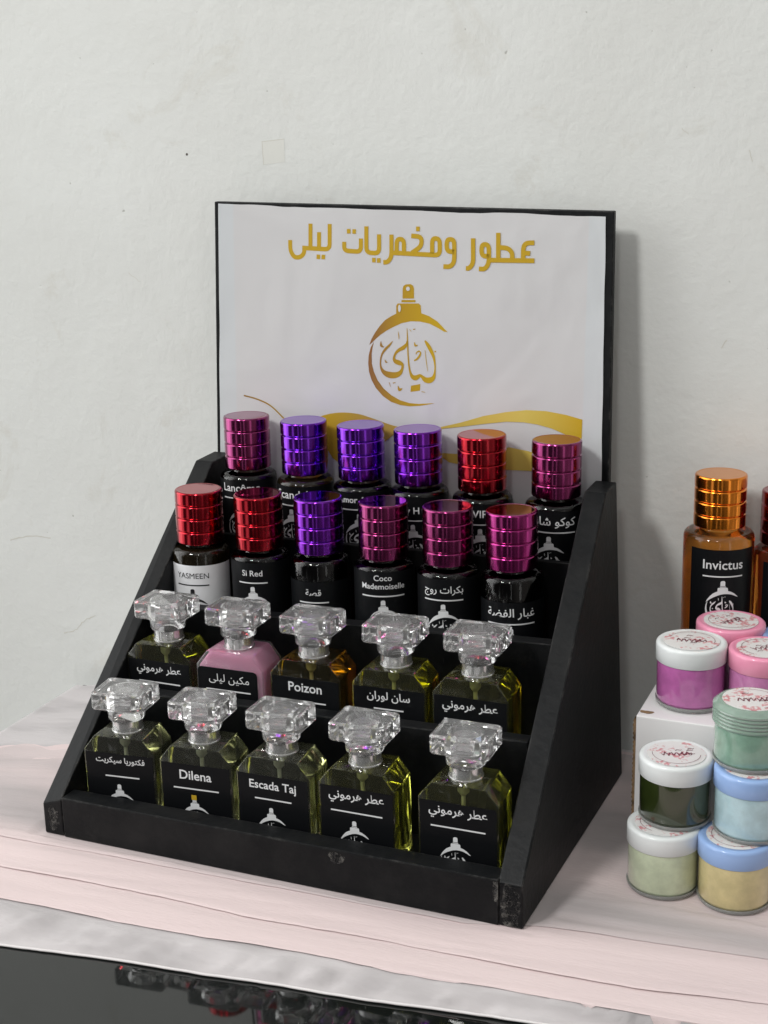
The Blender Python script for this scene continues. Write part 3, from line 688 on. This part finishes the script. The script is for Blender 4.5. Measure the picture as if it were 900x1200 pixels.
def square_flange():
    return MB().lathe([(1.0, .0), (1.38, .0), (1.5, .15), (1.52, .8), (1.42, 1.02), (1.0, 1.04)], 48).mesh('cap_flange', smooth=40)
def square_insert():
    b = MB(); b.lathe([(1.05, 1.18), (1.1, 1.2), (1.1, 1.85), (1.0, 1.95), (.62, 1.98), (.62, 2.16), (.4, 2.2)], 12); return b.mesh('spray_head', smooth=30)
def square_bottle(loc, rz, glass, label, text, width, line, group, bold=.014, lab_top=6.15, emb=True, tv=-1.15, lv=-1.95, lab_w=(-2.95, 2.95), small=False, gold=False, toff=0, loff=0):
    o = thing('square_perfume_bottle', (loc[0], loc[1], loc[2]+.06), label, 'perfume bottle', group, rz, (random.uniform(-.4, .4), 0))
    gb = put('glass_body', once(('sb', glass), square_body), MT['crystal' if glass == 'pink' else glass], o)
    if glass == 'pink':
        def inner():
            m = square_body(); m.transform(Matrix.Translation((0, 0, .22*K)) @ Matrix.Diagonal((.915, .86, .945, 1))); return m
        put('perfume', inner(), MT['pink'], gb)
    put('collar', once('sc', lambda: MB().lathe([(1.0, BH+.02), (1.3, BH+.02), (1.3, BH+.12), (1.24, BH+.16), (1.24, BH+1.0), (1.0, BH+1.02)], 48).mesh('collar', smooth=40)), MT['collar'], o)
    cp = put('cap', once('sq', square_cap), MT['crystal'], o, loc=(0, 0, BH+1.04))
    put('cap_flange', once('sf', square_flange), MT['crystal'], cp)
    put('spray_head', once('si', square_insert), MT['pump'], cp)
    if glass != 'pink':
        put('dip_tube', once('dt', lambda: MB().tube([(0, .3, 1.2), (0, 0, BH-.5)], .16).lathe([(.16, BH-1.4), (.42, BH-1.1), (.5, BH-.2), (.3, BH-.16)], 20).mesh('dip_tube', smooth=50)), MT['tube'], o)
    x0, x1 = lab_w; b = MB()
    if small:
        rr = .35; pts = [(x0, .3), (x1, .3), (x1, lab_top-rr), (x1-.1, lab_top-.1), (x1-rr, lab_top), (x0+rr, lab_top), (x0+.1, lab_top-.1), (x0, lab_top-rr)]
    else: pts = [(x0, .3), (x1, .3), (x1, lab_top), (x0, lab_top)]
    b.prism_y(pts, -DP-.035, -DP-.012)
    lb = put('label', b.mesh('label'), MT['label'], o)
    def F(u, v, h): return (u, -DP-.06-h, lab_top+v)
    b = MB(); write(b, text, F, toff, tv+.10, width, 0, bold=bold); rule(b, F, loff-line/2, loff+line/2, lv, 0, w=.12)
    put('lettering', b.mesh('lettering'), MT['ink_white'], lb)
    if emb:
        b = MB(); emblem(b, F, toff*.6-.2, lv-.65-1.75, 3.4, 0, step=.008, bold=1.5)
        put('emblem', b.mesh('emblem', tri=True), MT['ink_white'], lb)
        if gold:
            b = MB(); b.prism_y([(-.42, lab_top+lv-.9), (.02, lab_top+lv-.9), (.02, lab_top+lv-.5), (-.42, lab_top+lv-.5)], -DP-.12, -DP-.1)
            put('gold_mark', b.mesh('gold_mark'), MT['gold'], lb)
    return o
G12 = 'crystal capped square bottles on the two lower tiers'
low = [
 (5.35, 'pale', AR['victoria'], 4.3, 3.0, dict(toff=.1, loff=.2, tv=-.85, lv=-1.95), 'pale green square bottle with a clear stopper at the left end of the front row'),
 (12.45, 'pale', 'Dilena', 2.75, 3.9, dict(gold=True, tv=-1.35, lv=-2.05), 'pale square bottle with a speck of gold on its label, second in the front row'),
 (19.35, 'pale', 'Escada Taj', 3.95, 3.1, dict(tv=-1.2, lv=-1.95), 'pale green square bottle with white Latin writing, in the middle of the front row'),
 (26.4, 'olive', AR['harmony'], 4.5, 4.2, dict(tv=-1.0, lv=-1.95), 'olive yellow square bottle right of the middle bottle in the front row'),
 (34.45, 'olive', AR['harmony'], 4.5, 4.2, dict(tv=-1.0, lv=-1.95), 'olive yellow square bottle at the right end of the front row, beside the side panel'),
]
for (x, gl, tx, w, ln, kw, lab), turn in zip(low, (6.5, 4.5, 1.5, .5, 1.0)):
    square_bottle((x, 4.45, zf(0, x)), turn, gl, lab, tx, w, ln, G12, **kw)
up = [
 (5.0, 'olive', AR['harmony'], 4.3, 4.0, dict(tv=-1.05, lv=-1.9), 'olive square bottle at the left end of the second row, below the white labelled bottle'),
 (11.75, 'pink', AR['makin'], 3.7, 4.1, dict(bold=.0, small=True, lab_w=(-3.0, 2.5), tv=-1.25, lv=-1.9, toff=-.1, loff=-.2), 'milky pink square bottle with a clear stopper'),
 (18.65, 'amber', 'Poizon', 2.95, 3.6, dict(tv=-1.25, lv=-2.0), 'amber yellow square bottle right of the pink one'),
 (25.9, 'yellow', AR['loran'], 3.6, 2.5, dict(tv=-1.05, lv=-1.75), 'bright yellow green square bottle between the amber bottle and the end of the second row'),
 (32.75, 'yellow', AR['harmony'], 4.5, 4.2, dict(tv=-1.05, lv=-1.9), 'yellow green square bottle at the right end of the second row'),
]
for x, gl, tx, w, ln, kw, lab in up:
    square_bottle((x, 12.0, zf(1, x)), random.uniform(-1, 2.5), gl, lab, tx, w, ln, G12, emb=True, **kw)

# ================================================================ right side: carton, jars, two taller bottles
ZB = 11.4
MT['carton'] = mat('white_carton', (.80, .79, .79), .45, bump=(60, .1, .0005))
MT['kraft'] = mat('brown_corrugated', (.25, .16, .085), .85, vary=(120, (.08, .045, .02), .45, .62))
box = thing('carton', (44.5, 14.25, Z0), 'white carton with a torn brown edge behind the jar stack', 'box')
mb = MB(); mb.box(.14, 34, 0, 17.4, 0, ZB-Z0)
put('box_body', mb.mesh('box_body', bevel=.1), MT['carton'], box)
mb = MB(); nn = 60; prof = []
for i in range(nn+1):
    z = .2+(ZB-Z0-.5)*i/nn; prof.append((-.02-.16*abs(noise.noise((z*2.2, 3, 0)))-.06*(i % 2), z))
vs = []; fs = []
for (x, z) in prof: vs += [(x, .1, z), (x, .55, z), (.13, .55, z), (.13, .1, z)]
for i in range(nn): fs += [(4*i+k, 4*i+(k+1) % 4, 4*i+4+(k+1) % 4, 4*i+4+k) for k in range(4)]
mb.add(vs, fs); put('corrugated_edge', mb.mesh('corrugated_edge'), MT['kraft'], box)
mb = MB(); mb.flat(blob(.75, .9, .55, .3, 3.0), lambda u, v, h: (max(u, .2), max(v, .08), ZB-Z0+.02), 0)
put('torn_corner', mb.mesh('torn_corner', tri=True), MT['kraft'], box)

def gel(name, c, sss=.35): 
    m = mat(name, c, .22, coat=1.0, sss=sss, sss_r=(1, .9, .8), vary=(70, tuple(min(1, x*1.35) for x in c), .40, .75)); return m
MT['gel_magenta'] = gel('magenta_cream', (.46, .13, .36)); MT['gel_lilac'] = gel('lilac_cream', (.52, .20, .40))
MT['gel_dark'] = gel('dark_green_gel', (.020, .030, .006), .1); MT['gel_green'] = gel('pale_green_cream', (.50, .56, .40))
MT['gel_yellow'] = gel('straw_cream', (.55, .47, .24)); MT['gel_blue'] = gel('pale_blue_cream', (.42, .58, .62)); MT['gel_sage'] = gel('sage_gel', (.22, .36, .28), .5)
MT['lid_white'] = mat('white_plastic', (.76, .79, .79), .28, coat=.3); MT['lid_pink'] = mat('pink_plastic', (.80, .30, .44), .28, coat=.3)
MT['lid_blue'] = mat('blue_plastic', (.30, .45, .76), .32, coat=.3); MT['lid_sage'] = mat('sage_clear_plastic', (.50, .66, .56), .10, trans=.55, ior=1.46, coat=.5)
MT['jar_glass'] = mat('jar_plastic', (.80, .83, .80), .06, trans=.7, ior=1.45)
def sticker_mat(name, seed):
    m = mat(name, (.72, .71, .70), .4, coat=.2); n = m.node_tree.nodes; l = m.node_tree.links
    t = n.new('ShaderNodeTexCoord'); mp = n.new('ShaderNodeMapping'); mp.inputs['Location'].default_value = (seed, seed*.7, 0); l.new(t.outputs['Object'], mp.inputs[0])
    z = n.new('ShaderNodeTexNoise'); z.inputs['Scale'].default_value = 420; z.inputs['Detail'].default_value = 4; l.new(mp.outputs[0], z.inputs['Vector'])
    g = n.new('ShaderNodeTexNoise'); g.inputs['Scale'].default_value = 110; l.new(mp.outputs[0], g.inputs['Vector'])
    a = n.new('ShaderNodeMath'); a.operation = 'MULTIPLY'; l.new(z.outputs['Fac'], a.inputs[0]); l.new(g.outputs['Fac'], a.inputs[1])
    r = n.new('ShaderNodeValToRGB'); r.color_ramp.elements[0].position = .275; r.color_ramp.elements[0].color = (.72, .71, .70, 1)
    r.color_ramp.elements[1].position = .345; r.color_ramp.elements[1].color = (.60, .26, .28, 1)
    l.new(a.outputs[0], r.inputs[0]); l.new(r.outputs[0], n['Principled BSDF'].inputs['Base Color']); return m
MT['scrawl'] = mat('dark_red_print', (.16, .03, .05), .5)
JR, JH, LH = 2.65, 5.05, 1.45
def jar(loc, rz, gelm, lidm, label, seed, H=JH, ribbed=False, sticker=True):
    o = thing('cream_jar', loc, label, 'jar', 'small round jars of scented cream', rz)
    put('cream', once(('gl', gelm, H), lambda: MB().lathe([(1.6, .22), (JR-.5, .22), (JR-.16, .36), (JR-.06, .6), (JR-.06, H-LH+.05), (1.0, H-LH+.06)], 64).mesh('cream', smooth=50)), MT[gelm], o)
    put('jar_base', once('jb', lambda: MB().lathe([(1.5, .10), (JR-.45, 0), (JR-.12, .05), (JR, .22), (JR+.01, .42), (JR-.03, .42), (JR-.25, .24), (JR-.5, .16), (1.5, .15)], 64).mesh('jar_base', smooth=50)), MT['jar_glass'], o)
    if ribbed:
        p = [(1.0, H-LH-.2), (JR+.05, H-LH-.2)]
        for k in range(5): z = H-LH-.15+k*.27; p += [(JR+.10, z+.02), (JR+.13, z+.10), (JR+.10, z+.18), (JR+.02, z+.22)]
        p += [(JR-.02, H-.28), (JR-.16, H-.10), (JR-.42, H), (1.0, H)]
    else:
        p = [(1.0, H-LH), (JR+.0, H-LH), (JR+.05, H-LH+.06), (JR+.05, H-.26), (JR+.02, H-.12), (JR-.07, H-.03), (JR-.2, H), (JR-.36, H), (JR-.42, H-.03), (1.0, H-.035)]
    ld = put('lid', once(('ld', lidm, H, ribbed), lambda: MB().lathe(p, 72).mesh('lid', smooth=40)), MT[lidm], o)
    b = MB(); b.lathe([(2.12, H-.02), (2.12, H+.015), (.01, H+.02)], 56, caps=False)
    st = put('sticker', b.mesh('sticker', smooth=40), sticker_mat('floral_sticker', seed), ld)
    b = MB(); rr = random.Random(seed)                # an illegible flowing scrawl across the sticker
    def F(u, v, h): return (u, v, H+.04+h)
    pts = [(-1.1+2.2*i/26, .22*math.sin(i*1.35+seed)+.16*math.sin(i*2.9+seed*2)-.1, .05+.05*rr.random()) for i in range(27)]
    b.ribbon(spline(pts, 3), F, 0)
    for k in range(5):
        u, v = rr.uniform(-1.0, 1.0), rr.uniform(-.9, .9); b.ribbon(spline([(u, v, .04), (u+.15, v+.18, .07), (u+.38, v+.1, .05), (u+.5, v+.22, .03)], 3), F, .01)
    b.ribbon([(1.75*math.cos(a*math.pi/12+seed), 1.75*math.sin(a*math.pi/12+seed), .035) for a in range(13)], F, .005)
    put('scrawl', b.mesh('scrawl'), MT['scrawl'], st)
    return o
jar((47.95, 9.75, Z0), 15, 'gel_green', 'lid_white', 'pale green jar with a white lid at the bottom left of the stack', 1)
jar((53.2, 9.6, Z0), 40, 'gel_yellow', 'lid_blue', 'straw yellow jar with a blue lid on the cloth', 2)
jar((48.45, 10.9, Z0+JH), 18, 'gel_dark', 'lid_white', 'very dark green jar with a white lid', 3)
jar((53.95, 10.75, Z0+JH), 70, 'gel_blue', 'lid_blue', 'pale blue jar with a blue lid under the sage green jar', 4)
jar((53.6, 11.6, Z0+2*JH), 20, 'gel_sage', 'lid_sage', 'sage green jar with a clear ribbed lid on top of the stack', 5, H=4.75, ribbed=True)
jar((47.9, 18.25, ZB+.02), 10, 'gel_magenta', 'lid_white', 'magenta jar with a white lid on the carton', 6, H=5.05)
jar((53.3, 18.9, ZB+.02), 30, 'gel_lilac', 'lid_pink', 'lilac jar with a pink lid at the front of the carton top', 7, H=4.9)
jar((50.0, 23.15, ZB+.02), 55, 'gel_lilac', 'lid_pink', 'pink lidded jar standing behind the magenta jar', 8, H=5.25)
jar((55.1, 23.2, ZB+.02), 5, 'gel_blue', 'lid_blue', 'blue lidded jar just cut off by the right edge of the photo', 9, H=4.7)
round_bottle((47.9, 28.35, ZB+.02), 21, 'orange', 'tall orange bottle with a shiny copper cap standing on the carton', 'taller round bottles by the wall', [('Invictus', 3.25, 1.05)],
             'orange_glass', R=2.85, H=11.2, r=2.1, hc=4.3, lab_drop=1.0, half=58, bars=True, off=-.1, name='round_perfume_bottle')
round_bottle((52.95, 30.35, ZB+.02), 25, 'crimson', 'red brown bottle with a dark red cap at the right edge beside the orange bottle', 'taller round bottles by the wall', [('VIP', 1.3, 1.05)],
             'red_glass', R=2.5, H=9.6, r=2.05, hc=4.4, lab_drop=.8, half=58, logo=True)
